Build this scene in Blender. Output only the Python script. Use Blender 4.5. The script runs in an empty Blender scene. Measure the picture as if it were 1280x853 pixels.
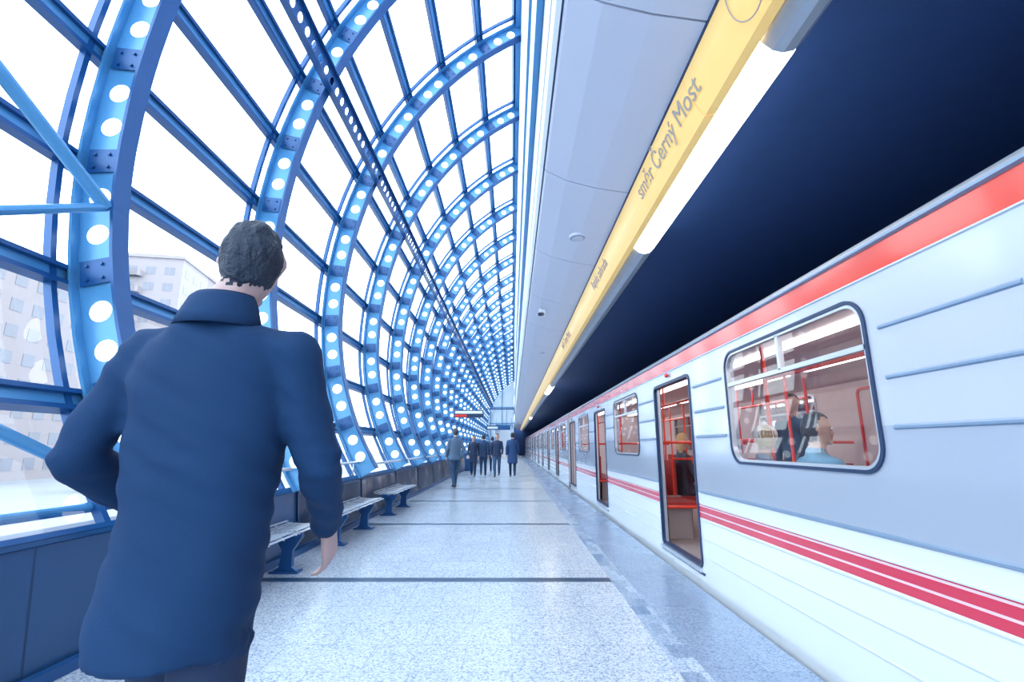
import bpy, math, random
from mathutils import Vector, Matrix, kdtree, noise
random.seed(7)
scene=bpy.context.scene
scene.view_settings.view_transform='Standard'
try: scene.view_settings.look='None'
except Exception: pass
COL=scene.collection

# ------------------------------------------------------------------ materials
def mat(name,c,rough=0.5,metal=0.0,var=0.06,nscale=6.0,bump=0.0,bscale=40.0,emit=None,estr=0.0,spec=None,coat=0.0,sample=True):
    m=bpy.data.materials.new(name); m.use_nodes=True
    nt=m.node_tree; b=nt.nodes['Principled BSDF']
    tc=nt.nodes.new('ShaderNodeTexCoord')
    no=nt.nodes.new('ShaderNodeTexNoise'); no.inputs['Scale'].default_value=nscale; no.inputs['Detail'].default_value=3
    nt.links.new(tc.outputs['Object'],no.inputs['Vector'])
    mx=nt.nodes.new('ShaderNodeMixRGB')
    mx.inputs[1].default_value=(c[0]*(1-var),c[1]*(1-var),c[2]*(1-var),1)
    mx.inputs[2].default_value=(min(1,c[0]*(1+var)),min(1,c[1]*(1+var)),min(1,c[2]*(1+var)),1)
    nt.links.new(no.outputs['Fac'],mx.inputs[0]); nt.links.new(mx.outputs[0],b.inputs['Base Color'])
    b.inputs['Roughness'].default_value=rough; b.inputs['Metallic'].default_value=metal
    if spec is not None: b.inputs['Specular IOR Level'].default_value=spec
    if coat: b.inputs['Coat Weight'].default_value=coat; b.inputs['Coat Roughness'].default_value=0.08
    if bump:
        n2=nt.nodes.new('ShaderNodeTexNoise'); n2.inputs['Scale'].default_value=bscale; n2.inputs['Detail'].default_value=4
        nt.links.new(tc.outputs['Object'],n2.inputs['Vector'])
        bp=nt.nodes.new('ShaderNodeBump'); bp.inputs['Strength'].default_value=bump; bp.inputs['Distance'].default_value=0.02
        nt.links.new(n2.outputs['Fac'],bp.inputs['Height']); nt.links.new(bp.outputs['Normal'],b.inputs['Normal'])
    if emit:
        b.inputs['Emission Color'].default_value=(*emit,1); b.inputs['Emission Strength'].default_value=estr
        if not sample:
            try: m.cycles.emission_sampling='NONE'
            except Exception: pass
    return m

def glassmat(name,tint=(0.95,0.98,1.0),refl=0.08,rough=0.02,k=.35):
    m=bpy.data.materials.new(name); m.use_nodes=True; nt=m.node_tree
    for n in list(nt.nodes): nt.nodes.remove(n)
    o=nt.nodes.new('ShaderNodeOutputMaterial'); t=nt.nodes.new('ShaderNodeBsdfTransparent'); g=nt.nodes.new('ShaderNodeBsdfGlossy')
    t.inputs[0].default_value=(*tint,1); g.inputs['Roughness'].default_value=rough
    lw=nt.nodes.new('ShaderNodeLayerWeight'); lw.inputs['Blend'].default_value=0.25
    ma=nt.nodes.new('ShaderNodeMath'); ma.operation='MULTIPLY_ADD'; ma.inputs[1].default_value=k; ma.inputs[2].default_value=refl
    mi=nt.nodes.new('ShaderNodeMixShader')
    nt.links.new(lw.outputs['Facing'],ma.inputs[0]); nt.links.new(ma.outputs[0],mi.inputs[0])
    nt.links.new(t.outputs[0],mi.inputs[1]); nt.links.new(g.outputs[0],mi.inputs[2]); nt.links.new(mi.outputs[0],o.inputs[0])
    return m

M={}
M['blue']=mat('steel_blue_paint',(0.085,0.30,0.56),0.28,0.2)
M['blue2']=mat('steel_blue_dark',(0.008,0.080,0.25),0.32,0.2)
M['holeglow']=mat('hole_sky_glow',(0.9,0.95,1),0.4,emit=(0.93,0.97,1.0),estr=1.5,sample=False)  # added glow filling the rib holes, imitates bright sky behind them
M['glass']=glassmat('vault_glass',refl=0.03)
M['trainglass']=glassmat('train_glass',(0.97,0.97,0.97),0.05,k=.15)
M['farglass']=glassmat('train_far_window',(0.8,0.85,0.9),0.40,k=.3,rough=.05)
M['parapet']=mat('parapet_blue',(0.012,0.07,0.19),0.3,0.1,bump=0.10,bscale=8)
M['panel']=mat('ceiling_panel',(0.66,0.70,0.83),0.35,0.0,0.02)
M['panel2']=mat('fascia_panel',(0.60,0.70,0.88),0.4,0.0,0.02)
M['dark']=mat('tunnel_navy',(0.014,0.050,0.17),0.6,0.0,0.15)
M['joint']=mat('dark_joint',(0.01,0.04,0.11),0.6)
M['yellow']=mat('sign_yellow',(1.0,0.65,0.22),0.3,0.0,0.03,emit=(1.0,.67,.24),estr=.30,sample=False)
M['signtext']=mat('sign_text_grey',(0.45,0.42,0.38),0.5)
M['housing']=mat('lamp_housing',(0.50,0.56,0.64),0.3,0.4)
M['lamp']=mat('lamp_diffuser',(1,1,1),0.5,emit=(1.0,0.98,0.95),estr=7)
M['silver']=mat('seat_steel',(0.62,0.66,0.72),0.3,0.7)
M['navy']=mat('rubber_navy',(0.008,0.03,0.09),0.4)
M['red']=mat('red_paint',(0.75,0.03,0.02),0.3)
M['orange']=mat('pole_orange_red',(0.9,0.06,0.03),0.25)
M['int_wall']=mat('interior_wall',(0.72,0.62,0.62),0.4)
M['int_floor']=mat('interior_floor',(0.30,0.25,0.25),0.4)
M['int_seat']=mat('interior_seat',(0.42,0.03,0.03),0.5)
M['int_lamp']=mat('interior_lamp',(1,1,1),0.5,emit=(1.0,0.95,0.92),estr=6.0)
M['roofgrey']=mat('roof_grey',(0.42,0.47,0.55),0.4,0.2)
M['under']=mat('undercar',(0.01,0.02,0.05),0.7)
M['rib']=mat('rib_bluegrey',(0.22,0.32,0.46),0.35,0.3)
M['ribw']=mat('rib_white',(0.58,0.65,0.76),0.35,0.1)
M['edgewhite']=mat('white_plastic',(0.8,0.84,0.9),0.4)
M['concrete']=mat('pale_concrete',(0.25,0.215,0.225),0.8,var=0.05,nscale=0.5)
M['bwin']=mat('building_window',(0.14,0.14,0.17),0.3)
M['ground']=mat('outside_ground',(0.22,0.23,0.25),0.9,var=0.15,nscale=0.2)
M['bark']=mat('bark',(0.12,0.12,0.13),0.9)
M['pine']=mat('pine_needles',(0.12,0.16,0.16),0.9,var=0.3)
M['endwall']=mat('end_wall_white',(0.75,0.85,0.95),0.6)

def train_paint():
    m=bpy.data.materials.new('train_livery'); m.use_nodes=True; nt=m.node_tree; b=nt.nodes['Principled BSDF']
    tc=nt.nodes.new('ShaderNodeTexCoord'); sp=nt.nodes.new('ShaderNodeSeparateXYZ'); nt.links.new(tc.outputs['Object'],sp.inputs[0])
    mr=nt.nodes.new('ShaderNodeMapRange'); mr.inputs['From Min'].default_value=-0.3; mr.inputs['From Max'].default_value=2.7
    nt.links.new(sp.outputs['Z'],mr.inputs[0])
    cr=nt.nodes.new('ShaderNodeValToRGB'); cr.color_ramp.interpolation='CONSTANT'
    W=(0.78,0.82,0.88); S=(0.53,0.57,0.65); S2=(0.40,0.45,0.55); R=(0.72,0.05,0.025); P=(0.66,0.03,0.08); G=(0.42,0.47,0.56)
    stops=[(-0.3,W),(0.615,P),(0.672,(0.85,0.6,0.66)),(0.682,P),(0.725,(0.85,0.6,0.66)),(0.735,P),(0.75,W),(0.86,S2),(1.39,S),(2.16,R),(2.30,G)]
    els=cr.color_ramp.elements
    els[0].position=0; els[0].color=(*W,1)
    els[1].position=(stops[1][0]+.3)/3; els[1].color=(*stops[1][1],1)
    for z,c in stops[2:]:
        e=els.new((z+.3)/3); e.color=(*c,1)
    nt.links.new(mr.outputs[0],cr.inputs[0])
    no=nt.nodes.new('ShaderNodeTexNoise'); no.inputs['Scale'].default_value=0.9; no.inputs['Detail'].default_value=1
    nt.links.new(tc.outputs['Object'],no.inputs['Vector'])
    r2=nt.nodes.new('ShaderNodeMapRange'); r2.inputs['To Min'].default_value=0.18; r2.inputs['To Max'].default_value=0.24
    nt.links.new(no.outputs['Fac'],r2.inputs[0]); nt.links.new(r2.outputs[0],b.inputs['Roughness'])
    nt.links.new(cr.outputs[0],b.inputs['Base Color'])
    b.inputs['Metallic'].default_value=0.15; b.inputs['Coat Weight'].default_value=0.5; b.inputs['Coat Roughness'].default_value=0.08
    bp=nt.nodes.new('ShaderNodeBump'); bp.inputs['Strength'].default_value=0.3; bp.inputs['Distance'].default_value=0.05
    nt.links.new(no.outputs['Fac'],bp.inputs['Height']); nt.links.new(bp.outputs['Normal'],b.inputs['Normal'])
    return m
M['train']=train_paint()

def granite(name,c1,c2,mort,bw,bh,rough,offset=0.5):
    m=bpy.data.materials.new(name); m.use_nodes=True; nt=m.node_tree; b=nt.nodes['Principled BSDF']
    tc=nt.nodes.new('ShaderNodeTexCoord')
    br=nt.nodes.new('ShaderNodeTexBrick'); br.offset=offset
    br.inputs['Color1'].default_value=(*c1,1); br.inputs['Color2'].default_value=(*c2,1); br.inputs['Mortar'].default_value=(*mort,1)
    br.inputs['Scale'].default_value=1; br.inputs['Mortar Size'].default_value=0.003; br.inputs['Brick Width'].default_value=bw; br.inputs['Row Height'].default_value=bh
    nt.links.new(tc.outputs['Object'],br.inputs['Vector'])
    # crystal speckle: random value per voronoi cell
    vo=nt.nodes.new('ShaderNodeTexVoronoi'); vo.inputs['Scale'].default_value=95
    nt.links.new(tc.outputs['Object'],vo.inputs['Vector'])
    sx=nt.nodes.new('ShaderNodeSeparateColor'); nt.links.new(vo.outputs['Color'],sx.inputs[0])
    cr=nt.nodes.new('ShaderNodeValToRGB'); e=cr.color_ramp.elements
    e[0].position=0.0; e[0].color=(0.38,0.48,0.64,1); e[1].position=1.0; e[1].color=(1.22,1.2,1.16,1)
    x=e.new(.25); x.color=(0.72,0.79,0.9,1); x=e.new(.5); x.color=(1.0,1.0,1.0,1)
    nt.links.new(sx.outputs[0],cr.inputs[0])
    n3=nt.nodes.new('ShaderNodeTexNoise'); n3.inputs['Scale'].default_value=1.2; nt.links.new(tc.outputs['Object'],n3.inputs['Vector'])
    mu=nt.nodes.new('ShaderNodeMixRGB'); mu.blend_type='MULTIPLY'; mu.inputs[0].default_value=1
    nt.links.new(br.outputs['Color'],mu.inputs[1]); nt.links.new(cr.outputs[0],mu.inputs[2])
    nt.links.new(mu.outputs[0],b.inputs['Base Color'])
    mr=nt.nodes.new('ShaderNodeMapRange'); mr.inputs['To Min'].default_value=rough-.04; mr.inputs['To Max'].default_value=rough+.05
    nt.links.new(n3.outputs['Fac'],mr.inputs[0]); nt.links.new(mr.outputs[0],b.inputs['Roughness'])
    return m
M['floor']=granite('granite_light',(0.46,0.505,0.56),(0.50,0.54,0.59),(0.29,0.35,0.44),0.60,0.40,0.22)
M['fstrip']=granite('granite_mosaic',(0.14,0.22,0.34),(0.46,0.53,0.62),(0.25,0.32,0.44),0.085,0.20,0.35)
M['fedge']=granite('granite_edge',(0.22,0.30,0.42),(0.26,0.34,0.46),(0.13,0.22,0.35),0.60,0.40,0.27)
M['fdark']=mat('granite_dark_inlay',(0.012,0.05,0.11),0.3,var=0.3,nscale=80)

# ------------------------------------------------------------------ mesh builder
def rr(cu,cv,hu,hv,r,k=5):
    out=[]
    for q,(sx,sy) in enumerate([(1,1),(-1,1),(-1,-1),(1,-1)]):
        ox=cu+sx*(hu-r); oy=cv+sy*(hv-r); l=[]
        for i in range(k+1):
            a=math.radians(90*q+90*i/k); l.append((ox+r*math.cos(a),oy+r*math.sin(a)))
        out.append(l)
    return out

class MB:
    def __init__(s): s.v=[];s.f=[];s.m=[]
    def vert(s,p): s.v.append(tuple(p)); return len(s.v)-1
    def face(s,idx,mi=0): s.f.append(tuple(idx)); s.m.append(mi)
    def poly(s,pts,mi=0): s.face([s.vert(p) for p in pts],mi)
    def box(s,x0,x1,y0,y1,z0,z1,mi=0):
        b=[s.vert(p) for p in [(x0,y0,z0),(x1,y0,z0),(x1,y1,z0),(x0,y1,z0),(x0,y0,z1),(x1,y0,z1),(x1,y1,z1),(x0,y1,z1)]]
        for q in [(0,3,2,1),(4,5,6,7),(0,1,5,4),(1,2,6,5),(2,3,7,6),(3,0,4,7)]: s.face([b[i] for i in q],mi)
    def prism(s,prof,y0,y1,mi=0,axis='y',cap=True):
        def P(a,b,y): return (a,y,b) if axis=='y' else ((y,a,b) if axis=='x' else (a,b,y))
        A=[s.vert(P(a,b,y0)) for a,b in prof]; B=[s.vert(P(a,b,y1)) for a,b in prof]; n=len(prof)
        for i in range(n): s.face((A[i],A[(i+1)%n],B[(i+1)%n],B[i]),mi)
        if cap: s.face(A,mi); s.face(B[::-1],mi)
    def rod(s,p,q,r,n=10,mi=0,r2=None,cap=True):
        p=Vector(p);q=Vector(q);d=(q-p).normalized(); r2=r if r2 is None else r2
        u=d.cross(Vector((0,0,1)) if abs(d.z)<0.9 else Vector((1,0,0))).normalized(); w=d.cross(u)
        A=[];B=[]
        for i in range(n):
            a=2*math.pi*i/n; o=u*math.cos(a)+w*math.sin(a)
            A.append(s.vert(p+o*r));B.append(s.vert(q+o*r2))
        for i in range(n): s.face((A[i],A[(i+1)%n],B[(i+1)%n],B[i]),mi)
        if cap: s.face(A[::-1],mi); s.face(B,mi)
    def cell(s,f,u0,u1,v0,v1,hu,hv,r,w0,w1,mi=0,k=5,c=None,mrim=None,disc=None):
        cu,cv=((u0+u1)/2,(v0+v1)/2) if c is None else c
        arcs=rr(cu,cv,hu,hv,r,k); cor=[(u1,v1),(u0,v1),(u0,v0),(u1,v0)]
        for w in (w0,w1):
            C=[s.vert(f(a,b,w)) for a,b in cor]
            R=[[s.vert(f(a,b,w)) for a,b in l] for l in arcs]
            for q in range(4):
                for i in range(k): s.face((C[q],R[q][i],R[q][i+1]),mi)
                q2=(q+1)%4
                s.face((C[q],R[q][-1],R[q2][0],C[q2]),mi)
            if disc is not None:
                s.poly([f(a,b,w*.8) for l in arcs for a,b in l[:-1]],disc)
        fl=[p for l in arcs for p in l]
        for i in range(len(fl)):
            a=fl[i];b=fl[(i+1)%len(fl)]
            if abs(a[0]-b[0])+abs(a[1]-b[1])<1e-6: continue
            s.poly([f(a[0],a[1],w0),f(b[0],b[1],w0),f(b[0],b[1],w1),f(a[0],a[1],w1)],mi if mrim is None else mrim)
    def ring(s,f,cu,cv,hu,hv,r,t,w0,w1,mi=0,k=6):
        A=[p for l in rr(cu,cv,hu,hv,r,k) for p in l]; B=[p for l in rr(cu,cv,hu+t,hv+t,r+t,k) for p in l]; n=len(A)
        for i in range(n):
            j=(i+1)%n
            s.poly([f(*A[i],w0),f(*A[j],w0),f(*B[j],w0),f(*B[i],w0)],mi)
            s.poly([f(*A[i],w0),f(*A[j],w0),f(*A[j],w1),f(*A[i],w1)],mi)
            s.poly([f(*B[i],w0),f(*B[j],w0),f(*B[j],w1),f(*B[i],w1)],mi)
    def sphere(s,c,rx,ry,rz,mi=0,n=12,m=8):
        rows=[]
        for j in range(m+1):
            th=math.pi*j/m
            rows.append([s.vert((c[0]+rx*math.sin(th)*math.cos(2*math.pi*i/n),c[1]+ry*math.sin(th)*math.sin(2*math.pi*i/n),c[2]+rz*math.cos(th))) for i in range(n)])
        for j in range(m):
            for i in range(n): s.face((rows[j][i],rows[j][(i+1)%n],rows[j+1][(i+1)%n],rows[j+1][i]),mi)
    def mesh(s,name,mats,smooth=False):
        me=bpy.data.meshes.new(name); me.from_pydata(s.v,[],s.f)
        for m in mats: me.materials.append(M[m] if isinstance(m,str) else m)
        me.polygons.foreach_set('material_index',s.m)
        if smooth: me.polygons.foreach_set('use_smooth',[True]*len(s.f))
        me.validate(); me.update(); return me
    def obj(s,name,mats,parent=None,loc=(0,0,0),smooth=False):
        return link(name,s.mesh(name,mats,smooth),parent,loc)
def link(name,me,parent=None,loc=(0,0,0)):
    o=bpy.data.objects.new(name,me); COL.objects.link(o); o.location=loc
    if parent: o.parent=parent
    return o
def empty(name,loc=(0,0,0)):
    o=bpy.data.objects.new(name,None); COL.objects.link(o); o.location=loc; o.empty_display_size=0.2; return o

# ------------------------------------------------------------------ world & camera
w=bpy.data.worlds.new('overcast_sky'); scene.world=w; w.use_nodes=True
bg=w.node_tree.nodes['Background']; bg.inputs[0].default_value=(0.78,0.905,1.0,1); bg.inputs[1].default_value=5.7
cam=bpy.data.cameras.new('camera'); cam.sensor_width=36; cam.lens=36*606/1280; cam.clip_end=500; cam.clip_start=0.05
co=bpy.data.objects.new('camera',cam); COL.objects.link(co); co.location=(0,0,1.3); co.rotation_euler=(math.radians(90+12.25),0,0)
scene.camera=co

Y0,Y1=-5.0,68.0
# ------------------------------------------------------------------ vault curve
CX,CZ,A_,BU,BL=2.7,3.82,6.3,7.2,5.94
def E(phi):
    b=BU if phi>=0 else BL
    return Vector((CX-A_*math.cos(phi),CZ+b*math.sin(phi)))
ph0=-math.asin((CZ-0.75)/BL); ph1=math.acos((CX-0.2)/A_)
N=400; tab=[]; s=0; prev=E(ph0)
for i in range(N+1):
    ph=ph0+(ph1-ph0)*i/N; p=E(ph); s+=(p-prev).length; tab.append((s,ph)); prev=p
L=tab[-1][0]
def phi_at(s_):
    s_=max(0,min(L,s_)); lo,hi=0,N
    while hi-lo>1:
        mid=(lo+hi)//2
        if tab[mid][0]<s_: lo=mid
        else: hi=mid
    a,b=tab[lo],tab[hi]; t=(s_-a[0])/max(1e-9,b[0]-a[0]); return a[1]+(b[1]-a[1])*t
def AT(s_,r,y=0.0):
    ph=phi_at(s_); p=E(ph); b=BU if ph>=0 else BL
    n=Vector((-math.cos(ph)/A_,math.sin(ph)/b)).normalized()
    return (p.x+n.x*r,y,p.y+n.y*r)
NP=11; PS=L/NP
vault=empty('glass_vault_roof')
mb=MB()
bounds=[0]
for k in range(NP):
    b0=k*PS; g=(PS-0.68)/2
    segs=[(b0,b0+g,0),(b0+g,b0+g+.34,1),(b0+g+.34,b0+g+.68,1),(b0+g+.68,b0+PS,0)]
    for (a,b,h) in segs:
        if h: mb.cell(lambda u,v,w:AT(u,v,w),a,b,-.30,0,.09,.09,.09,-.012,.012,0,k=4,disc=2)  # each web hole is closed by an emissive disc standing in for sky
        else:
            for w_ in (-.012,.012): mb.poly([AT(a,-.3,w_),AT(b,-.3,w_),AT(b,0,w_),AT(a,0,w_)],0)
        bounds.append(b)
    a,b=b0-.11,b0+.11
    if k>0:
        for w_ in (-.03,.03): mb.poly([AT(a,-.26,w_),AT(b,-.26,w_),AT(b,-.02,w_),AT(a,-.02,w_)],1)
        for q in range(2):
            for rr_ in (-.20,-.08):
                p=AT(b0+(-.06 if q else .06),rr_,-.03); mb.rod((p[0],-.045,p[2]),(p[0],-.028,p[2]),.014,6,1)
for a,b in zip(bounds[:-1],bounds[1:]):
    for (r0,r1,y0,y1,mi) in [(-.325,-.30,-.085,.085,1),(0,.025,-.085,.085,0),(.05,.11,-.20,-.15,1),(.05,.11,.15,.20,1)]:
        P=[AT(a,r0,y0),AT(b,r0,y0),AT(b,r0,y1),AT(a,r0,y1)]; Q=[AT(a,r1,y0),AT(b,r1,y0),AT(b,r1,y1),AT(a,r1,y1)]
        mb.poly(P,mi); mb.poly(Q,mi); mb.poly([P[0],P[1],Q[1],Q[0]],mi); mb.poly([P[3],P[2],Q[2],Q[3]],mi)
arch=mb.mesh('arch_rib',['blue','blue2','holeglow'])
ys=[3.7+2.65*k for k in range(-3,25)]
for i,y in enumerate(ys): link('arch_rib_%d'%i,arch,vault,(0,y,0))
mb=MB()
for k in range(NP+1):
    sk=min(k*PS,L-.08)
    for ds in (-.075,.055):
        a,b=sk+ds-.018,sk+ds+.018
        pr=[AT(a,.02),AT(b,.02),AT(b,.12),AT(a,.12)]
        mb.prism([(p[0],p[2]) for p in pr],Y0,Y1,1)
    pr=[AT(sk-.06,.06),AT(sk+.04,.06),AT(sk+.04,.08),AT(sk-.06,.08)]
    mb.prism([(p[0],p[2]) for p in pr],Y0,Y1,0)
mb.obj('purlins',['blue','blue2'],vault)
mb=MB(); n=44
for i in range(n):
    a,b=L*i/n,L*(i+1)/n
    mb.poly([AT(a,.1,Y0),AT(b,.1,Y0),AT(b,.1,Y1),AT(a,.1,Y1)],0)
mb.obj('glazing',['glass'],vault)
best=min(range(N),key=lambda i:abs(E(tab[i][1]).y-(1.3+5.45))); sb=tab[best][0]
mb=MB()
for i in range(12):
    a=2.65*i/12; b=2.65*(i+1)/12
    mb.cell(lambda u,v,w:(lambda p:(p[0],u,p[2]))(AT(sb+v,w)),a,b,-.13,.13,.065,.065,.065,-.40,-.385,0,k=3)
for sgn in (-.13,.115):
    pr=[AT(sb+sgn,-.46),AT(sb+sgn+.015,-.46),AT(sb+sgn+.015,-.33),AT(sb+sgn,-.33)]
    mb.prism([(p[0],p[2]) for p in pr],0,2.65,1)
bm=mb.mesh('perforated_beam',['blue2','blue2'])
for i,y in enumerate(ys[:-1]): link('perforated_beam_%d'%i,bm,vault,(0,y,0))
mb=MB()
nd=Vector((-3.30,3.62,3.20))
def rayp(u,v,x):
    p=426.5-v; X=u-640; Y=592.2-.212*p; Z=.9772*p+128.5; t=x/X; return Vector((x,Y*t,1.3+Z*t))
for (q,xx,r) in [((0,90),-3.42,.05),((0,263),-3.35,.035)]:
    e=rayp(q[0],q[1],xx); d=e-nd; mb.rod(nd,nd+d*2.2,r,12,0)
a=rayp(145,607,-2.93); e=rayp(0,540,-3.1); mb.rod(a,a+(e-a)*2,.04,12,0)
a=rayp(145,630,-2.90); e=rayp(0,650,-2.95); mb.rod(a,a+(e-a)*2,.035,12,0)
mb.obj('bracing_tubes',['blue'],vault,smooth=False)

# ------------------------------------------------------------------ floor
mb=MB(); XL,XS,XT,XE=-2.62,.98,1.15,1.765
st=[5.22+3.53*k for k in range(-3,18)]
y=Y0
for t in st:
    if t-.08>Y1: break
    a,b=t-.08,t+.08
    if a>y: mb.poly([(XL,y,0),(XS,y,0),(XS,a,0),(XL,a,0)],0)
    mb.poly([(XL,max(a,y),0),(XS,max(a,y),0),(XS,b,0),(XL,b,0)],3)
    y=b
mb.poly([(XL,y,0),(XS,y,0),(XS,Y1+3,0),(XL,Y1+3,0)],0)
mb.poly([(XS,Y0,0),(XT,Y0,0),(XT,Y1+3,0),(XS,Y1+3,0)],1)
mb.poly([(XT,Y0,0),(XE,Y0,0),(XE,Y1+3,0),(XT,Y1+3,0)],2)
mb.box(XL,XE,Y0,Y1+3,-1.2,-.004,4)
mb.obj('floor',['floor','fstrip','fedge','fdark','joint'])
mb=MB(); mb.box(XE,5.4,Y0,Y1+3,-1.3,-1.2,0); mb.obj('track_bed',['under'])

# ------------------------------------------------------------------ left parapet wall
mb=MB()
pr=[(-2.62,0),(-2.66,.06),(-2.72,.74),(-2.74,.78),(-3.02,.78),(-3.02,-.6),(-2.62,-.6)]
mb.prism(pr,Y0,Y1,0)
y=Y0
while y<Y1:
    mb.poly([(-2.6595,y,.07),(-2.6595,y+.014,.07),(-2.7185,y+.014,.73),(-2.7185,y,.73)],1); y+=2.65
mb.obj('wall_left',['parapet','joint'])
mb=MB(); mb.box(-2.63,-2.59,Y0,Y1,0.001,.07,0); mb.obj('baseboard_left',['blue2'])
def postermat():
    m=bpy.data.materials.new('advert_print'); m.use_nodes=True; nt=m.node_tree; b=nt.nodes['Principled BSDF']
    tc=nt.nodes.new('ShaderNodeTexCoord'); no=nt.nodes.new('ShaderNodeTexNoise'); no.inputs['Scale'].default_value=1.6; no.inputs['Detail'].default_value=6
    nt.links.new(tc.outputs['Object'],no.inputs['Vector'])
    cr=nt.nodes.new('ShaderNodeValToRGB'); e=cr.color_ramp.elements
    e[0].position=.35;e[0].color=(.005,.02,.06,1);e[1].position=.75;e[1].color=(.4,.45,.5,1)
    x=e.new(.52);x.color=(.03,.05,.10,1);x=e.new(.6);x.color=(.14,.11,.12,1)
    nt.links.new(no.outputs['Fac'],cr.inputs[0]); nt.links.new(cr.outputs[0],b.inputs['Base Color']); b.inputs['Roughness'].default_value=.4; b.inputs['Specular IOR Level'].default_value=.3
    return m
M['advert']=postermat()
def slx(z): return -2.66-(z-.06)*.06/.68
for i,y in enumerate([6.35,9.0,11.65,14.3,16.95,19.6]):
    mb=MB(); a,b=y+.05,y+2.55
    z0,z1=.10,.70
    mb.poly([(slx(z0)+.02,a,z0),(slx(z0)+.02,b,z0),(slx(z1)+.02,b,z1),(slx(z1)+.02,a,z1)],0)
    for (ya,yb,za,zb) in [(a-.03,a,z0,z1),(b,b+.03,z0,z1),(a-.03,b+.03,z0-.03,z0),(a-.03,b+.03,z1,z1+.03)]:
        mb.poly([(slx(za)+.024,ya,za),(slx(za)+.024,yb,za),(slx(zb)+.024,yb,zb),(slx(zb)+.024,ya,zb)],1)
    mb.obj('advertising_panel',['advert','parapet'])
mb=MB()
mb.rod((-2.58,9,.98),(-2.58,Y1,.98),.022,8,0)
mb.rod((-2.78,5.5,1.02),(-2.78,9,1.02),.022,8,0)
y=9.2
while y<Y1: mb.rod((-2.58,y,.98),(-2.78,y,.78),.014,6,0); y+=2.65
y=5.6
while y<9: mb.rod((-2.78,y,1.02),(-2.80,y,.78),.014,6,0); y+=1.6
mb.obj('handrail',['silver'],smooth=True)

# ------------------------------------------------------------------ benches
def bench(y0,y1):
    e=empty('platform_bench',(-2.40,(y0+y1)/2,0)); h=(y1-y0)/2
    n=3; sw=2*h/n
    mb=MB()
    for i in range(n):
        a=-h+i*sw+.03; b=a+sw-.06
        m_=9
        for j in range(m_):
            x=.20-.40*j/(m_-1)
            z=.45-.018*math.sin(math.pi*j/(m_-1))+(.012 if j==m_-1 else 0)-(.02 if j==0 else 0)
            mb.box(x-.016,x+.016,a,b,z-.008,z,0)
        for yy in (a,b-.02,(a+b)/2):
            pr=[]
            for j in range(m_):
                x=.20-.40*j/(m_-1); z=.445-.018*math.sin(math.pi*j/(m_-1))-(.02 if j==0 else 0); pr.append((x,z))
            mb.prism(pr+[(x,z-.02) for x,z in pr[::-1]],yy,yy+.02,0)
    mb.obj('seat',['silver'],e)
    mb=MB(); mb.box(-.05,.05,-h+.02,h-.02,.37,.415,0); mb.obj('beam',['blue2'],e)
    mb=MB()
    for yy in (-h+.35,h-.45):
        pr=[(.16,.41),(.17,.36),(.08,.22),(.085,.06),(.17,.0),(-.13,.0),(-.05,.06),(-.03,.22),(-.12,.36),(-.13,.41)]
        mb.prism(pr,yy-.03,yy+.03,0); mb.box(-.13,.17,yy-.07,yy+.07,0.001,.022,0)
    mb.obj('legs',['blue2'],e)
bench(4.0,5.95); bench(6.6,8.7); bench(9.5,11.6)

# ------------------------------------------------------------------ ceilings
mb=MB()
prof=[(1.10,3.65),(.80,3.70),(.52,3.78),(.33,3.88),(.27,3.95),(.25,4.02)]
y=2.3-1.9*4
while y<Y1:
    a,b=y+.008,y+1.9-.008
    P=prof+[(.29,4.02),(.55,3.86),(1.1,3.70)]
    mb.prism(P,a,b,0); y+=1.9
mb.box(.30,1.60,Y0,Y1,3.90,4.0,1)
mb.box(1.10,1.62,Y0,Y1,3.62,3.92,1)
for y in [1.9*k+2.3 for k in range(-2,20)]:
    mb.prism([(.25,4.09),(.25,4.62),(.33,4.62),(.33,4.09)],y+.006,y+1.9-.006,2)
    mb.prism([(.20,4.68),(.20,7.4),(.33,7.4),(.33,4.68)],y+.006,y+1.9-.006,2)
    mb.prism([(.20,7.42),(.20,10.3),(.33,10.3),(.33,7.42)],y+.006,y+1.9-.006,2)
mb.box(.33,.42,Y0,Y1,3.95,10.5,1)
mb.obj('ceiling',['panel','joint','panel2'])
mb=MB(); mb.box(.08,.34,Y0,Y1,10.32,10.62,0); mb.box(.19,.245,Y0,Y1,4.64,4.67,0); mb.box(.16,.19,Y0,Y1,5.4,5.44,0); mb.obj('trim_1',['blue'])
mb=MB(); mb.box(1.62,5.4,Y0,Y1+3,3.62,3.9,0); mb.box(1.0,1.2,Y0,Y0+.01,3.7,3.8,0); mb.obj('ceiling.001',['dark'])
mb=MB(); mb.box(5.25,5.4,Y0,Y1+3,-1.2,3.62,0); mb.obj('wall_right',['dark'])
for yy in (5.3,12.5):
    mb=MB(); mb.rod((.77,yy,3.72),(.77,yy,3.685),.10,28,0); mb.rod((.77,yy,3.69),(.77,yy,3.680),.082,28,1); mb.rod((.77,yy,3.69),(.77,yy,3.676),.070,28,0); mb.obj('ceiling_speaker',['panel','rib'])
mb=MB(); mb.box(.50,.62,8.6,8.75,3.66,3.79,0); mb.rod((.56,8.62,3.68),(.50,8.42,3.62),.035,10,1); mb.obj('security_camera',['edgewhite','navy'])

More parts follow.
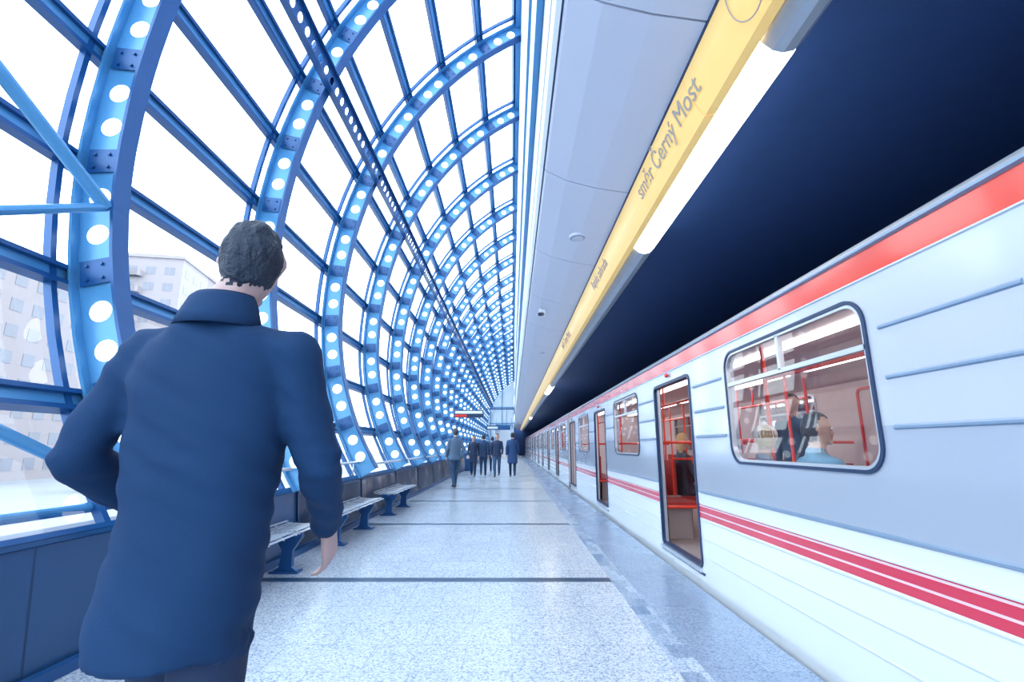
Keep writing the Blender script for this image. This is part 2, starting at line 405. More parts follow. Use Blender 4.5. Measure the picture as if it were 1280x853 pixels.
# ------------------------------------------------------------------ yellow sign
sg=empty('direction_sign')
mb=MB()
A=Vector((1.10,3.65)); B=Vector((1.225,3.35)); pr=[]
for i in range(9):
    t=i/8; p=A.lerp(B,t); n=Vector((-.3,-.125)).normalized()*(.03*math.sin(math.pi*t)); pr.append((p.x+n.x,p.y+n.y))
pr+= [(1.29,3.36),(1.30,3.62),(1.2,3.66)]
y=-4.9
while y<Y1-1:
    mb.prism(pr,y+.003,y+3.797,0); y+=3.8
mb.obj('band',['yellow'],sg)
def signtext(txt,ycen,size):
    c=bpy.data.curves.new('lettering','FONT'); c.body=txt; c.size=size; c.align_x='CENTER'; c.align_y='CENTER'; c.extrude=.002
    c.materials.append(M['signtext'])
    o=bpy.data.objects.new('lettering',c); COL.objects.link(o)
    X=Vector((0,-1,0)); Yv=Vector((A.x-B.x,0,A.y-B.y)).normalized(); Z=X.cross(Yv)
    mid=(A+B)/2; pos=Vector((mid.x,ycen,mid.y))+Z*.034
    o.matrix_world=Matrix((( X.x,Yv.x,Z.x,pos.x),(X.y,Yv.y,Z.y,pos.y),(X.z,Yv.z,Z.z,pos.z),(0,0,0,1))); o.parent=sg
    return o
signtext('směr Černý Most',3.25,.19); signtext('Rajská zahrada',6.0,.17); signtext('směr Černý Most',10.0,.20)
mb=MB()
n=40
Z=Vector((-.3,0,-.125)).normalized(); Yv=Vector((-.125,0,.3)).normalized(); c0=Vector((1.1625,1.95,3.5))+Z*.036
for i in range(n):
    a=2*math.pi*i/n;b=2*math.pi*(i+1)/n
    mb.rod(c0+Vector((0,1,0))*.14*math.cos(a)+Yv*.14*math.sin(a),c0+Vector((0,1,0))*.14*math.cos(b)+Yv*.14*math.sin(b),.004,5,0)
mb.obj('arrow_ring',['signtext'],sg)

# ------------------------------------------------------------------ lamp line
lf=empty('fluorescent_light_line')
mb=MB()
pr=[(1.31,3.615),(1.31,3.48),(1.33,3.41),(1.385,3.36),(1.44,3.345),(1.50,3.36),(1.55,3.41),(1.57,3.48),(1.57,3.615)]
runs=[(Y0,2.2),(4.95,17.2),(19.9,36),(38.6,Y1)]
for a,b in runs:
    y=a
    while y<b-.01:
        e=min(b,y+2.6); mb.prism(pr,y+.006,e-.006,0); y=e
mb.prism([(1.31,3.615),(1.31,3.52),(1.57,3.52),(1.57,3.615)],Y0,Y1,0)
mb.obj('housing',['housing'],lf)
mb=MB()
for a,b in [(2.25,4.9),(17.25,19.85),(36.05,38.55)]:
    mb.prism([(1.33,3.52),(1.33,3.42),(1.35,3.39),(1.53,3.39),(1.55,3.42),(1.55,3.52)],a,b,0)
mb.obj('diffuser',['lamp'],lf)

# ------------------------------------------------------------------ train
TX=1.83; ML=4.66
tr=empty('metro_train')
def side(u,v,w): return (TX+w,u,v)
mb=MB(); t=.07
mb.cell(side,.55,2.71,1.02,2.20,.84,.45,.14,0,t,0,k=7,c=(1.63,1.62))
mb.cell(side,3.2,ML,.06,2.20,.63,.94,.07,0,t,0,k=5,c=(3.96,1.095))
for (a,b,c_,d) in [(0,.55,-.25,2.30),(.55,2.71,-.25,1.02),(.55,2.71,2.20,2.30),(2.71,3.2,-.25,2.30),(3.2,ML,-.25,.06),(3.2,ML,2.20,2.30)]:
    for w_ in (0,t): mb.poly([side(a,c_,w_),side(b,c_,w_),side(b,d,w_),side(a,d,w_)],0)
def rib(y0,y1,z,h=.018,o=.012,mi=1):
    mb.prism([(TX,z-h),(TX-o,z-h*.5),(TX-o,z+h*.3),(TX,z+h)],y0,y1,mi)
for z in (1.39,1.63,1.88):
    for (a,b) in [(0,.70),(2.56,3.24)]: rib(a,b,z,.013,.010)
rib(0,3.26,.87,.013,.012)
for z in (.44,.28): rib(0,3.26,z,.008,.006,2)
rib(0,3.26,.755,.006,.008,2); rib(0,3.26,.61,.006,.008,2)
rib(0,ML,2.155,.008,.010,2); rib(0,ML,2.31,.014,.02,1)
mb.ring(side,1.63,1.62,.83,.44,.13,.020,-.012,.03,3,k=8)
mb.ring(side,1.63,1.62,.812,.422,.12,.018,-.004,.03,4,k=8)
mb.box(TX-.004,TX+.03,.81,2.45,1.79,1.82,4)
mb.box(TX-.004,TX+.03,1.615,1.645,1.81,2.05,4)
mb.ring(side,3.96,1.095,.605,.915,.05,.032,-.012,.07,3,k=5)
mb.box(TX-.03,TX+.08,3.34,4.58,.12,.16,6)
mb.box(TX-.012,TX,3.30,4.62,.10,.12,3)
mb.sphere((TX-.02,4.0,2.11),.02,.035,.025,5)
mb.box(TX+.025,TX+.055,3.345,3.38,.17,2.01,4); mb.box(TX+.025,TX+.055,4.54,4.575,.17,2.01,4)
smod=mb.mesh('car_side',['train','rib','ribw','navy','silver','red','silver'])
mb=MB(); fl=[(TX+.012,p[0],p[1]) for l in rr(1.63,1.62,.83,.44,.13,6) for p in l]; mb.poly(fl,0); wmod=mb.mesh('window_glass',['trainglass'])
mb=MB()
F=.15; X1=TX+2.68
mb.poly([(TX+.02,0,F),(X1,0,F),(X1,ML,F),(TX+.02,ML,F)],1)
mb.prism([(TX+.07,2.12),(TX+.3,2.25),(X1-.3,2.25),(X1-.07,2.12),(X1-.05,2.14),(X1-.3,2.27),(TX+.3,2.27),(TX+.05,2.14)],0,ML,0,cap=False)
f2=lambda u,v,w:(X1-.07+w,u,v)
mb.cell(f2,.55,2.71,1.02,2.2,.82,.43,.12,0,.07,0,k=5,c=(1.63,1.62))
for (a,b,c_,d) in [(0,.55,F,2.2),(.55,2.71,F,1.02),(2.71,ML,F,2.2)]:
    for w_ in (0,.07): mb.poly([f2(a,c_,w_),f2(b,c_,w_),f2(b,d,w_),f2(a,d,w_)],0)
mb.ring(f2,3.96,1.1,.60,.9,.05,.03,-.02,0,5)
mb.ring(f2,3.78,1.55,.13,.35,.05,.02,-.02,0,4); mb.ring(f2,4.14,1.55,.13,.35,.05,.02,-.02,0,4)
mb.poly([f2(p[0],p[1],.03) for l in rr(1.63,1.62,.83,.44,.13,6) for p in l],7)
mb.ring(f2,1.63,1.62,.80,.41,.1,.03,-.015,0,4)
mb.box(X1-.08,X1-.06,.82,2.44,1.79,1.82,4)
for (xa,xb,bx0,bx1) in [(TX+.12,TX+.55,TX+.08,TX+.16),(X1-.55,X1-.12,X1-.16,X1-.08)]:
    mb.box(xa,xb,.18,2.92,.52,.60,2); mb.box(bx0,bx1,.18,2.92,.60,1.08,2); mb.box(xa+.05,xb-.08,.22,2.88,F,.52,1)
    for yy in (.86,1.55,2.24): mb.box(xa-.005,xb+.005,yy-.008,yy+.008,.5,.62,4)
for xx in (TX+.62,X1-.62):
    for yy in (.12,3.02):
        mb.rod((xx,yy,F),(xx,yy,2.25),.020,10,3)
        wx=TX+.08 if xx<3 else X1-.08
        mb.rod((xx,yy,1.35),(wx,yy,1.35),.018,8,3); mb.rod((xx,yy,.55),(wx,yy,.55),.018,8,3)
    mb.rod((xx,.12,1.93),(xx,3.02,1.93),.018,8,3)
    mb.rod((xx,1.55,1.93),(xx,1.55,2.25),.014,8,3)
for yy in (1.1,2.1): mb.rod((X1-.62,yy,.6),(X1-.62,yy,2.25),.016,8,3)
mb.rod((3.17,3.96,F),(3.17,3.96,2.25),.018,10,3)
for xx in (TX+.8,X1-.8): mb.box(xx-.06,xx+.06,.2,ML-.2,2.225,2.242,6)
imod=mb.mesh('car_interior',['int_wall','int_floor','int_seat','orange','silver','red','int_lamp','farglass'])
mb=MB()
for yy in (.12,3.02):
    mb.poly([(TX+.08,yy,.6),(TX+.6,yy,.6),(TX+.6,yy,1.33),(TX+.08,yy,1.33)],0)
pmod=mb.mesh('partition_glass',['trainglass'])
cars=[(1.65-2*ML,5),(1.65+3*ML+.55,4),(1.65+7*ML+1.1,4),(1.65+11*ML+1.65,3)]
i=0
for (ys0,nm) in cars:
    for k in range(nm):
        yy=ys0+k*ML
        link('side_panel_%d'%i,smod,tr,(0,yy,0)); link('window_pane_%d'%i,wmod,tr,(0,yy,0)); link('interior_%d'%i,imod,tr,(0,yy,0)); link('partition_%d'%i,pmod,tr,(0,yy,0)); i+=1
    ye=ys0+nm*ML
    mb=MB()
    rp=[(TX,2.30),(TX+.04,2.36),(TX+.16,2.44),(TX+.4,2.52),(TX+.9,2.585),(TX+1.34,2.60)]
    rp=rp+[(2*(TX+1.34)-a,b) for a,b in rp[:-1][::-1]]
    mb.prism(rp,ys0,ye,0)
    mb.box(TX+.02,X1,ys0,ye,.02,.14,1); mb.box(X1-.02,X1+.02,ys0,ye,-.25,1.1,1)
    mb.box(X1-.02,X1+.02,ys0,ye,2.05,2.31,1)
    mb.box(TX+.1,X1-.1,ys0+.3,ye-.3,-.75,.02,1)
    for q in (ys0,ye-.05): mb.box(TX+.01,X1,q,q+.05,-.25,2.3,2)
    for yb in (ys0+2.2,ye-2.2):
        for dy in (-1,1):
            for xx in (TX+.55,X1-.55): mb.rod((xx-.06,yb+dy,-.78),(xx+.06,yb+dy,-.78),.42,20,1)
    mb.obj('roof_and_underframe',['roofgrey','under','int_wall'],tr)
    if ye<60:
        mb=MB(); mb.box(TX+.5,X1-.5,ye,ye+.55,.1,2.2,0); mb.obj('gangway',['under'],tr)
mb=MB(); mb.box(2.33,2.74,7.22,7.70,.52,.60,0); mb.box(2.30,2.36,7.22,7.70,.60,1.10,0); mb.box(2.45,2.62,7.40,7.52,F,.52,1)
mb.rod((2.30,7.18,1.12),(2.74,7.18,1.12),.016,8,2); mb.rod((2.30,7.18,.55),(2.30,7.18,1.12),.016,8,2)
mb.obj('single_seat',['int_seat','int_floor','orange'],tr)

# ------------------------------------------------------------------ far end of the hall
mb=MB()
pts=[AT(L*i/30,.1,Y1+.05) for i in range(31)]
mb.poly([(-2.62,Y1+.05,-.2)]+pts+[(.3,Y1+.05,10.4),(.3,Y1+.05,-.2)],0)
mb.box(.3,5.4,Y1+3,Y1+3.1,-1.2,4,1); mb.box(.25,.35,Y1,Y1+3,0,4,1)
mb.obj('wall_back',['endwall','dark'])
mb=MB()
for x in (-3,-1.4): mb.box(x-.04,x+.04,Y1-.08,Y1+.02,2.2,9 if x>-2.5 else 6,0)
for z in (2.2,4.4,6.6): mb.box(-3.1,.25,Y1-.1,Y1,z-.05,z+.05,0)
mb.obj('window_1',['blue'])
stc=empty('staircase',(-1.0,0,0))
mb=MB()
for k in range(22): mb.box(-.9,.9,54+.3*k,54.3+.3*k,.17*k+.001,.17*(k+1),0)
for sx in (-.95,.95): mb.prism([(54,.0),(54,.95),(60.6,4.7),(60.6,3.5)],sx-.03,sx+.03,1,axis='x')
mb.box(-1.0,1.1,60.6,66,3.6,3.9,1)
mb.obj('flight',['silver','blue'],stc)
mb=MB()
mb.box(-2.35,-.15,45,45.1,2.75,3.15,0); mb.box(-2.25,-1.3,44.97,45.0,2.85,3.05,1); mb.rod((-2.0,45.05,3.15),(-2.0,45.05,4.6),.02,6,0); mb.rod((-.5,45.05,3.15),(-.5,45.05,4.6),.02,6,0); mb.box(-2.4,.25,45,45.1,4.6,4.7,0)
mb.obj('overhead_sign',['blue2','edgewhite'])
mb=MB()
mb.box(-2.95,-1.45,24.9,25.0,2.72,3.10,0); mb.box(-2.90,-1.5,24.88,24.9,2.92,3.06,1); mb.box(-2.90,-2.3,24.87,24.9,2.76,2.88,2); mb.box(-2.2,-1.6,24.87,24.9,2.76,2.88,3)
mb.rod((-2.8,24.95,3.1),(-2.8,24.95,6.3),.018,6,0); mb.rod((-1.6,24.95,3.1),(-1.6,24.95,8.2),.018,6,0)
mb.obj('departure_board',['navy','edgewhite','red','joint'])
mb=MB(); mb.prism([(-.22,0.001),(.22,0.001),(.25,.85),(.2,.95),(-.2,.95),(-.25,.85)],-.2,.2,0); mb.box(-.15,.15,-.21,-.2,.65,.8,1); mb.obj('litter_bin',['blue2','silver'],None,(-2.3,27,0))

# ------------------------------------------------------------------ outside
mb=MB(); mb.poly([(-250,-150,-2.5),(-3.1,-150,-2.5),(-3.1,300,-2.5),(-250,300,-2.5)],0); mb.obj('ground',['ground'])
def building(x,y,w_,d,h,rot):
    mb=MB(); mb.box(-w_/2,w_/2,-d/2,d/2,0,h,0); mb.box(-w_/2-.3,w_/2+.3,-d/2-.3,d/2+.3,h,h+.6,0)
    mb.box(-2,2,-2,2,h+.6,h+3,0)
    nf=int(h/2.9)
    for fi in range(nf):
        z=fi*2.9+1.1
        k=-w_/2+1.2
        while k<w_/2-1.8:
            mb.box(k,k+1.6,-d/2-.04,-d/2+.02,z,z+1.4,1); mb.box(k+.75,k+.85,-d/2-.07,-d/2,z,z+1.4,0); k+=3.0
        k=-d/2+1.2
        while k<d/2-1.8:
            mb.box(w_/2-.02,w_/2+.04,k,k+1.6,z,z+1.4,1); k+=3.0
        for k in (-w_/2+6.6,w_/2-9): mb.box(k,k+3,-d/2-1.1,-d/2,z-.6,z+.4,0)
    o=mb.obj('apartment_building',['concrete','bwin'],None,(x,y,-2.5)); o.rotation_euler=(0,0,rot)
building(-62,50,14,26,24,math.radians(8)); building(-68,92,16,26,36,math.radians(10)); building(-75,14,16,26,24,math.radians(0))
def conifer(x,y,h):
    mb=MB(); mb.rod((0,0,0),(0,0,h),.22,8,0,r2=.03)
    for k in range(int(h*3)):
        z=1.5+k/3*(h-1.5)/h; r=(1-z/h)*h*.28+.1
        for q in range(9):
            a=random.random()*6.28; p=Vector((0,0,z)); e=Vector((math.cos(a)*r,math.sin(a)*r,z-.3*r)); mb.rod(p,e,.10+.05*random.random(),4,1,r2=.01,cap=False)
    mb.obj('conifer_tree',['bark','pine'],None,(x,y,-2.5))
conifer(-30,22,9); conifer(-34,26,7.5); conifer(-36,44,9)

# ------------------------------------------------------------------ people
def cr_interp(P,n):
    out=[]
    for i in range(len(P)-1):
        p0=P[max(0,i-1)];p1=P[i];p2=P[i+1];p3=P[min(len(P)-1,i+2)]
        for j in range(n):
            t=j/n
            out.append([0.5*((2*b)+(-a+c)*t+(2*a-5*b+4*c-d)*t*t+(-a+3*b-3*c+d)*t**3) for a,b,c,d in zip(p0,p1,p2,p3)])
    out.append(list(P[-1])); return out
class Body:
    def __init__(s): s.v=[];s.f=[];s.l=[]
    def rings(s,rg,lab):
        base=len(s.v); n=len(rg[0])
        for r in rg:
            for p in r: s.v.append(Vector(p)); s.l.append(lab)
        for j in range(len(rg)-1):
            for i in range(n): s.f.append((base+j*n+i,base+j*n+(i+1)%n,base+(j+1)*n+(i+1)%n,base+(j+1)*n+i))
        s.f.append(tuple(base+i for i in range(n))[::-1]); s.f.append(tuple(base+(len(rg)-1)*n+i for i in range(n)))
    def loft(s,secs,lab,n=28,sub=5,pw=2.0):
        rg=[]
        for cx,cy,cz,rx,ry in cr_interp(secs,sub):
            r=[]
            for i in range(n):
                a=2*math.pi*i/n; c=math.cos(a); d=math.sin(a)
                r.append((cx+rx*math.copysign(abs(c)**(2/pw),c),cy+ry*math.copysign(abs(d)**(2/pw),d),cz))
            rg.append(r)
        s.rings(rg,lab)
    def ball(s,c,r,lab,n=14,m=10,fn=None,lfn=None):
        rg=[]; ll=[]
        rx,ry,rz=r if isinstance(r,(tuple,list)) else (r,r,r)
        for j in range(m+1):
            th=.02+(math.pi-.04)*j/m
            row=[]; lr=[]
            for i in range(n):
                d=Vector((math.sin(th)*math.cos(2*math.pi*i/n),math.sin(th)*math.sin(2*math.pi*i/n),math.cos(th)))
                p=Vector((d.x*rx,d.y*ry,d.z*rz))
                if fn: p=fn(p,d)
                row.append(Vector(c)+p); lr.append(lfn(d) if lfn else lab)
            rg.append(row); ll.append(lr)
        base=len(s.l)
        s.rings(rg[::-1],lab)
        k=base
        for lr in ll[::-1]:
            for x in lr: s.l[k]=x; k+=1
    def chain(s,pts,rad,lab,n=14,flat=1.0,balls=True):
        pts=[Vector(p) for p in pts]
        for k in range(len(pts)-1):
            p,q=pts[k],pts[k+1]; d=(q-p).normalized()
            u=d.cross(Vector((0,1,0)) if abs(d.y)<.9 else Vector((1,0,0))).normalized(); w_=d.cross(u); rg=[]
            for j in range(7):
                t=j/6; c=p.lerp(q,t); r=rad[k]+(rad[k+1]-rad[k])*t
                rg.append([c+u*r*math.cos(2*math.pi*i/n)+w_*r*flat*math.sin(2*math.pi*i/n) for i in range(n)])
            s.rings(rg,lab)
        if balls:
            for p,r in zip(pts,rad): s.ball(p,r,lab,n=12,m=8)

def hand(b,wr,d,nrm,th,lab,sc=1.0,curl=18):
    wr=Vector(wr); d=Vector(d).normalized(); nrm=Vector(nrm); nrm=(nrm-d*nrm.dot(d)).normalized()
    a=Vector(th); a=(a-d*a.dot(d)-nrm*a.dot(nrm)).normalized()
    rg=[]
    for (t,hw,hh) in [(-.02,.024,.019),(.0,.026,.018),(.03,.034,.017),(.06,.040,.015),(.085,.041,.013),(.096,.036,.010)]:
        c=wr+d*t*sc
        rg.append([c+a*hw*sc*math.cos(2*math.pi*i/16)+nrm*hh*sc*math.sin(2*math.pi*i/16) for i in range(16)])
    b.rings(rg,lab)
    for k,(off,ln,r) in enumerate([(.031,.070,.0086),(.0105,.079,.0088),(-.0105,.073,.0084),(-.031,.057,.0074)]):
        p=wr+d*.082*sc+a*off*sc; ang=math.radians(curl*.6); pts=[p]; rad=[r*sc]
        spread=a*off*2.2
        for ph,fr in enumerate((.45,.30,.25)):
            ang+=math.radians(curl+4*k*.6)*(.5 if ph==0 else 1)
            dd=(d*math.cos(ang)+nrm*math.sin(ang)+spread).normalized()
            p=p+dd*ln*fr*1.05*sc; pts.append(p); rad.append(r*sc*(1-.09*(ph+1)))
        b.chain(pts,rad,lab,n=10)
    p=wr+d*.022*sc+a*.022*sc; q=p+(d*.65+a*.7+nrm*.3).normalized()*.042*sc; r_=q+(d*.9+a*.3+nrm*.35).normalized()*.032*sc; e=r_+(d*.95+a*.05+nrm*.4).normalized()*.024*sc
    b.chain([p,q,r_,e],[.014*sc,.0115*sc,.0105*sc,.0088*sc],lab,n=10)

def finish(b,voxel,smooth=6):
    me=bpy.data.meshes.new('tmp'); me.from_pydata([tuple(v) for v in b.v],[],b.f); me.update()
    o=bpy.data.objects.new('tmp',me); COL.objects.link(o)
    r=o.modifiers.new('r','REMESH'); r.mode='VOXEL'; r.voxel_size=voxel; r.adaptivity=0
    if smooth:
        sm=o.modifiers.new('s','SMOOTH'); sm.factor=.5; sm.iterations=smooth
    dg=bpy.context.evaluated_depsgraph_get(); dg.update()
    m2=bpy.data.meshes.new_from_object(o.evaluated_get(dg))
    bpy.data.objects.remove(o)
    kd=kdtree.KDTree(len(b.v))
    for i,v in enumerate(b.v): kd.insert(v,i)
    kd.balance()
    V=[v.co.copy() for v in m2.vertices]; NR=[v.normal.copy() for v in m2.vertices]; Fc=[tuple(p.vertices) for p in m2.polygons]; Lb=[]
    for p in m2.polygons: Lb.append(b.l[kd.find(p.center)[1]])
    bpy.data.meshes.remove(m2)
    return V,Fc,Lb,NR

def headshape(b,hc,hair,labs,yaw=0,hat=False,k_=1.0):
    R=Matrix.Rotation(math.radians(yaw),3,'Z')@Matrix.Scale(k_,3)
    def fn(p,d):
        q=p.copy()
        if d.z<0:
            k=-d.z; q.x*=1-.30*k*k; q.y=q.y*(1-.18*k)+.012*k
        if d.y>.2: q.y*=.95
        q.y-=.005
        return R@q
    b.ball(hc,(.075,.095,.118),labs['skin'],n=28,m=22,fn=fn)
    def P(x,y,z): return Vector(hc)+R@Vector((x,y,z))
    b.chain([P(0,.080,.012),P(0,.100,-.022),P(0,.092,-.030)],[.009,.0125,.011],labs['skin'],n=8)
    b.chain([P(-.022,.080,-.055),P(0,.088,-.056),P(.022,.080,-.055)],[.006,.009,.006],labs['lip'],n=8)
    b.chain([P(0,.070,-.095),P(0,.078,-.092)],[.018,.016],labs['skin'],n=8)
    b.chain([P(-.045,.078,.028),P(-.015,.087,.026)],[.007,.008],labs['skin'],n=8); b.chain([P(.045,.078,.028),P(.015,.087,.026)],[.007,.008],labs['skin'],n=8)
    for sx in (-1,1):
        b.chain([P(sx*.078,-.006,.022),P(sx*.085,-.012,.0),P(sx*.076,0,-.022)],[.013,.013,.008],labs['skin'],n=8)
    def bald(d):
        if hair!='long' and d.z<-.72: return True
        if d.y>.15 and d.z<.50+.25*abs(d.x): return True
        if abs(d.x)>.55 and d.y>-.10 and d.z<.18: return True
        return False
    def fh(p,d):
        q=p.copy()
        if bald(d): q*=.74
        q.z+=.008; q.y-=.008
        return R@q
    b.ball(hc,(.085,.106,.126),labs['hair'],n=36,m=28,fn=fh,lfn=lambda d: labs['skin'] if bald(d) else labs['hair'])
    if hair=='long':
        b.loft([(hc[0],hc[1]-.05,hc[2]-.22,.07,.03),(hc[0],hc[1]-.055,hc[2]-.12,.085,.05),(hc[0],hc[1]-.04,hc[2],.086,.06)],labs['hair'],n=18)
    if hat:
        b.ball(P(0,-.01,.045),(.092,.112,.088),labs['hat'],n=24,m=16); b.ball(P(0,-.01,.14),(.03,.03,.03),labs['hat'])

LAB={'coat':0,'trousers':1,'skin':2,'hair':3,'shoes':4,'lip':5,'hat':6}
def person(name,loc,heading,H,pose,coat,trou,haircol,voxel=.013,hem=.86,hair='short',skin=(.55,.36,.29),yaw=0,hat=None,fine=False,bulk=1.0,headk=1.0):
    b=Body(); pz=pose.get('pz',.95); dz=pz-.95; lean=pose.get('lean',.0)
    def U(p): return Vector((p[0],p[1]+lean*(p[2]-.95),p[2]+dz))
    seated=pose.get('sit',False)
    secs=[(0,0,.98,.160,.122),(0,0,1.08,.158,.122),(0,.0,1.20,.166,.126),(0,.0,1.32,.178,.125),(0,-.005,1.41,.178,.112),(0,-.012,1.465,.135,.088),(0,-.012,1.505,.075,.068)]
    if fine: secs=[(-.005,-.005,hem,.152,.135),(-.004,-.005,hem+.07,.150,.132),(-.002,0,.98,.150,.125),(0,0,1.08,.152,.122)]+secs[2:]
    elif not seated: secs=[(0,0,hem,.185,.145),(0,0,(hem+.98)/2,.178,.135)]+secs
    else: secs=[(0,.0,.85,.17,.13),(0,0,.92,.172,.13)]+secs
    secs=[(a,bb+lean*(c-.95),c+dz,rx*bulk,ry*bulk) for a,bb,c,rx,ry in secs]
    b.loft(secs,0,n=36,sub=6,pw=2.3)
    cn=U((0,-.012,1.50))
    b.chain([cn+Vector((0,-.01,-.02)),cn+Vector((0,-.006,.045))],[.074,.066],0,balls=False)
    hc=U((0,.012,1.678)); hc=Vector(hc)+Vector(pose.get('head',(0,0,0)))
    b.chain([U((0,-.012,1.47)),U((0,-.005,1.56)),hc+Vector((0,-.01,-.05))],[.056,.054,.054],2)
    headshape(b,hc,hair,LAB,yaw,hat=bool(hat),k_=headk)
    hb=Body()
    for s_,k in ((-1,'L'),(1,'R')):
        sh=U((s_*.175,-.005,1.425)); el=U(pose['el'+k]); wr=U(pose['wr'+k])
        b.chain([U((s_*.09,-.008,1.44)),sh,sh.lerp(el,.5),el,el.lerp(wr,.45),wr],[.062*bulk,.064*bulk,.056*bulk,.050*bulk,.048*bulk,.042*bulk],0)
        hp=Vector((s_*.092,0,.93+dz)); kn=Vector(pose['kn'+k]); an=Vector(pose['an'+k])
        if fine: hp.x*=.75
        i0=len(b.l)
        b.chain([hp,hp.lerp(kn,.45),kn,kn.lerp(an,.4),an],[.098 if not fine else .080,.086 if not fine else .076,.064,.060,.048],1)
        if not seated:
            for q in range(i0,len(b.l)):
                if b.v[q].z>hem+.015: b.l[q]=0
        fd=Vector(pose.get('ft'+k,(0,1,0))); heel=an+Vector((0,0,-.045))-fd*.045; toe=an+fd*.17+Vector((0,0,-.055))
        heel.z=max(heel.z,.042); toe.z=max(toe.z,.034)
        b.chain([heel,heel.lerp(toe,.5)+Vector((0,0,.006)),toe],[.042,.044,.034],4); b.chain([an+Vector((0,0,.0)),heel.lerp(toe,.25)],[.046,.045],4)
        d=(wr-el).normalized(); hd=Vector(pose.get('hd'+k,d)); nr=Vector(pose.get('hn'+k,(-s_,0,0))); th=Vector(pose.get('ht'+k,(0,1,0)))
        hand(hb,wr+d*.035,hd,nr,th,2,1.0,pose.get('curl',18))
        hb.chain([wr-d*.02,wr+d*.03],[.026,.025],2,n=12)
    V,Fc,Lb,NR=finish(b,voxel,5 if not fine else 6)
    if fine:
        vl=[None]*len(V)
        for f,l in zip(Fc,Lb):
            for i in f: vl[i]=l if vl[i] in (None,l) else -1
        for i,v in enumerate(V):
            if vl[i]==0:
                a=noise.noise(Vector((v.x*9,v.y*9,v.z*4)))*.011+noise.noise(Vector((v.x*8+v.z*10,v.y*8,v.z*20+v.x*8)))*.010
                el_=max(0,1-abs(v.z-1.18)/.12)*(1 if abs(v.x)>.19 else .3)
                a+=noise.noise(Vector((v.x*6,v.y*6,v.z*38)))*.010*el_
                V[i]=v+NR[i]*a
            elif vl[i]==3:
                V[i]=v+NR[i]*(noise.noise(Vector((v.x*60,v.y*60,v.z*25)))*.007)
    if fine: V2,F2,L2,_=finish(hb,.0032,2)
    else: V2,F2,L2=[Vector(v) for v in hb.v],hb.f,[2]*len(hb.f)
    o=len(V); V+=V2; Fc+= [tuple(i+o for i in f) for f in F2]; Lb+=L2
    eb=Body(); R=Matrix.Rotation(math.radians(yaw),3,'Z')@Matrix.Scale(headk,3)
    for sx in (-1,1):
        eb.ball(hc+R@Vector((sx*.030,.0815,.008)),(.013,.008,.009),7,n=10,m=8); eb.ball(hc+R@Vector((sx*.030,.0885,.008)),(.0055,.003,.0055),8,n=8,m=6)
    if fine:
        rg=[]
        for (rz,rad,yy) in [(.062,.060,0),(.078,.066,0),(.066,.074,-.004),(.020,.088,-.010),(-.010,.096,-.012),(-.008,.086,-.01),(.03,.062,0)]:
            ring=[]
            for i in range(28):
                a=2*math.pi*i/28; front=max(0,math.sin(a))
                ring.append(cn+Vector((rad*math.cos(a)*1.06,yy+rad*math.sin(a)*.98,rz-.05*front)))
            rg.append(ring)
        eb.rings(rg,0)
    o=len(V); V+=eb.v; Fc+=[tuple(i+o for i in f) for f in eb.f]
    Lb+=[eb.l[f[0]] for f in eb.f]
    sc=H/1.8; T=Matrix.Translation(Vector(loc))@Matrix.Rotation(heading,4,'Z')@Matrix.Scale(sc,4)
    zmin=min(v.z for v in V)
    V=[T@(v-Vector((0,0,zmin-.001))) if not seated else T@v for v in V]
    me=bpy.data.meshes.new(name); me.from_pydata([tuple(v) for v in V],[],Fc)
    cm=mat(name+'_coat',coat,.75,var=.15,nscale=9,bump=.5,bscale=14) if not fine else mat(name+'_coat',coat,.85,var=.12,nscale=5,bump=.12,bscale=160,spec=.25)
    for m_ in (cm,mat(name+'_trousers',trou,.8,bump=.4,bscale=16),mat(name+'_skin',skin,.5),mat(name+'_hair',haircol,.6,var=.3,nscale=60,bump=.6,bscale=90),mat(name+'_shoes',(.02,.03,.05),.4),mat(name+'_lips',(.5,.2,.18),.5),mat(name+'_hat',hat or (.8,.8,.8),.8,bump=.5,bscale=80),mat(name+'_eye',(.8,.8,.8),.2),mat(name+'_iris',(.03,.03,.04),.2)):
        me.materials.append(m_)
    me.polygons.foreach_set('material_index',Lb); me.polygons.foreach_set('use_smooth',[True]*len(Fc)); me.update()
    ob=bpy.data.objects.new(name,me); COL.objects.link(ob)
    return ob
def walk(f=1,a=.8):
    P={'kn'+('R' if f>0 else 'L'):(f*.09,.17*a,.51),'an'+('R' if f>0 else 'L'):(f*.085,.27*a,.10),
       'kn'+('L' if f>0 else 'R'):(-f*.09,-.02*a,.50),'an'+('L' if f>0 else 'R'):(-f*.085,-.27*a,.14),
       'el'+('R' if f>0 else 'L'):(f*.235,-.10,1.17),'wr'+('R' if f>0 else 'L'):(f*.24,-.06,.92),
       'el'+('L' if f>0 else 'R'):(-f*.235,.02,1.16),'wr'+('L' if f>0 else 'R'):(-f*.22,.15,.95),'lean':.03}
    return P
stand={'knL':(-.10,.01,.5),'knR':(.10,.01,.5),'anL':(-.11,0,.09),'anR':(.12,0,.09),'elL':(-.235,-.03,1.17),'elR':(.235,-.03,1.17),'wrL':(-.23,.05,.93),'wrR':(.23,.05,.93)}
sit={'pz':.55,'sit':True,'knL':(-.11,.42,.52),'knR':(.11,.42,.52),'anL':(-.11,.44,.09),'anR':(.11,.44,.09),'elL':(-.25,.06,1.16),'elR':(.25,.06,1.16),'wrL':(-.12,.27,1.07),'wrR':(.12,.27,1.07),'hnL':(0,0,-1),'hnR':(0,0,-1),'htL':(1,0,0),'htR':(-1,0,0),'hdL':(.3,1,-.1),'hdR':(-.3,1,-.1)}

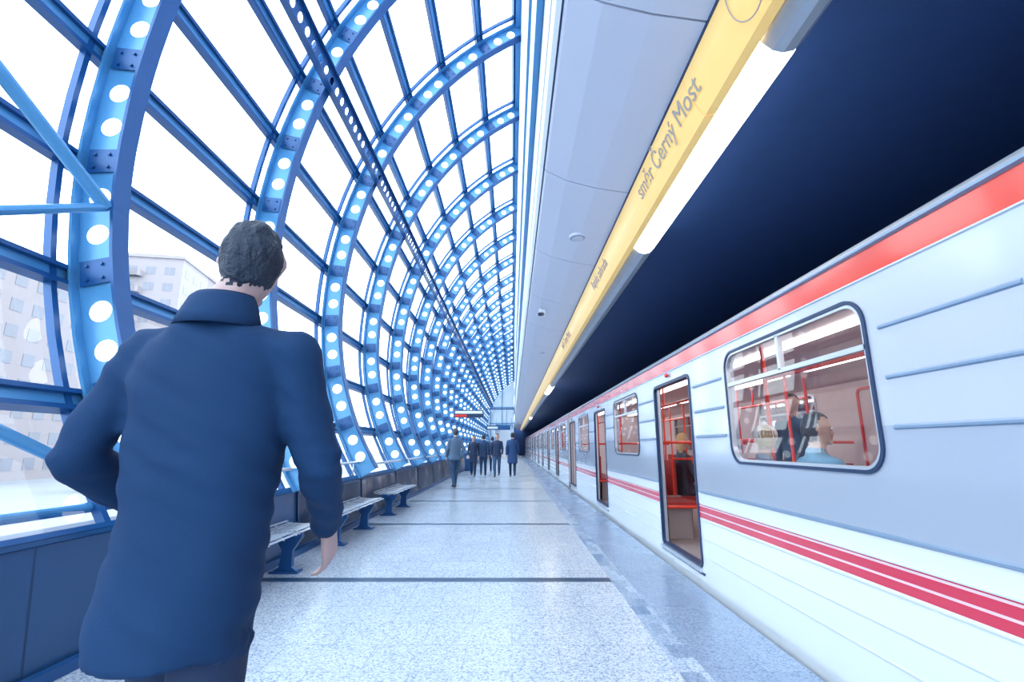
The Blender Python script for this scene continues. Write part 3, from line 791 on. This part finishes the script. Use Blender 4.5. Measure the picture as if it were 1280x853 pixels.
fg=walk(1,1.0)
fg.update({'elR':(.258,.03,1.165),'wrR':(.215,.235,1.01),'elL':(-.258,-.05,1.19),'wrL':(-.25,.15,1.07),'head':(.035,.01,.0),'lean':.04,
           'knR':(.08,-.02,.50),'anR':(.085,-.27,.14),'knL':(-.08,.17,.51),'anL':(-.085,.27,.10),'hdR':(-.04,.45,-.9),'hnR':(-1,.1,0),'htR':(0,.8,.6),'curl':16})
person('walking_man',(-.775,1.25,0),0,1.945,fg,(.005,.032,.100),(.004,.020,.07),(.006,.018,.045),voxel=.009,hem=.79,fine=True,bulk=1.03,yaw=14,headk=.89,skin=(.42,.30,.30))
person('walking_pedestrian',(-1.84,16.1,0),math.radians(25),1.88,walk(1,.8),(.09,.15,.24),(.03,.08,.17),(.05,.05,.06),hem=.84,bulk=1.08)
person('walking_pedestrian',(-1.72,22.2,0),math.radians(180),1.78,walk(-1,.6),(.01,.03,.08),(.01,.03,.08),(.03,.03,.04),hem=.60)
person('walking_pedestrian',(-1.30,22.6,0),0,1.84,walk(1,.6),(.015,.05,.13),(.02,.06,.14),(.03,.03,.04),hem=.80)
person('walking_pedestrian',(-.66,22.0,0),math.radians(180),1.86,walk(1,.6),(.01,.03,.09),(.03,.08,.18),(.04,.04,.05),hem=.85)
person('walking_pedestrian',(.02,21.8,0),0,1.90,walk(-1,.6),(.01,.05,.16),(.01,.03,.08),(.02,.02,.03),hem=.55,bulk=1.15)
person('walking_pedestrian',(-1.02,26,0),0,1.8,walk(-1,.6),(.02,.04,.10),(.01,.03,.08),(.02,.02,.03),hem=.8)
F=.151
person('seated_passenger',(TX+.36,4.30,F),-math.pi/2,1.70,sit,(.25,.30,.42),(.03,.04,.08),(.45,.30,.15),hat=(.85,.82,.80),yaw=70)
person('seated_passenger',(TX+.36,3.55,F),-math.pi/2,1.78,sit,(.12,.28,.42),(.03,.04,.08),(.05,.05,.06),yaw=-20)
person('seated_passenger',(2.56,7.46,F),-math.pi/2,1.72,sit,(.015,.025,.05),(.02,.03,.06),(.60,.38,.18),hair='long')
person('seated_passenger',(X1-.36,3.9,F),math.pi/2,1.75,sit,(.05,.10,.20),(.03,.04,.08),(.05,.05,.06))
person('seated_passenger',(X1-.36,4.5,F),math.pi/2,1.65,sit,(.40,.12,.12),(.03,.04,.08),(.15,.08,.05),hair='long')
person('seated_passenger',(X1-.36,8.0,F),math.pi/2,1.75,sit,(.30,.05,.06),(.03,.04,.08),(.05,.05,.06))
person('standing_passenger',(3.45,6.0,F),math.pi*.7,1.78,stand,(.04,.06,.10),(.02,.03,.06),(.05,.05,.06))
print('done')
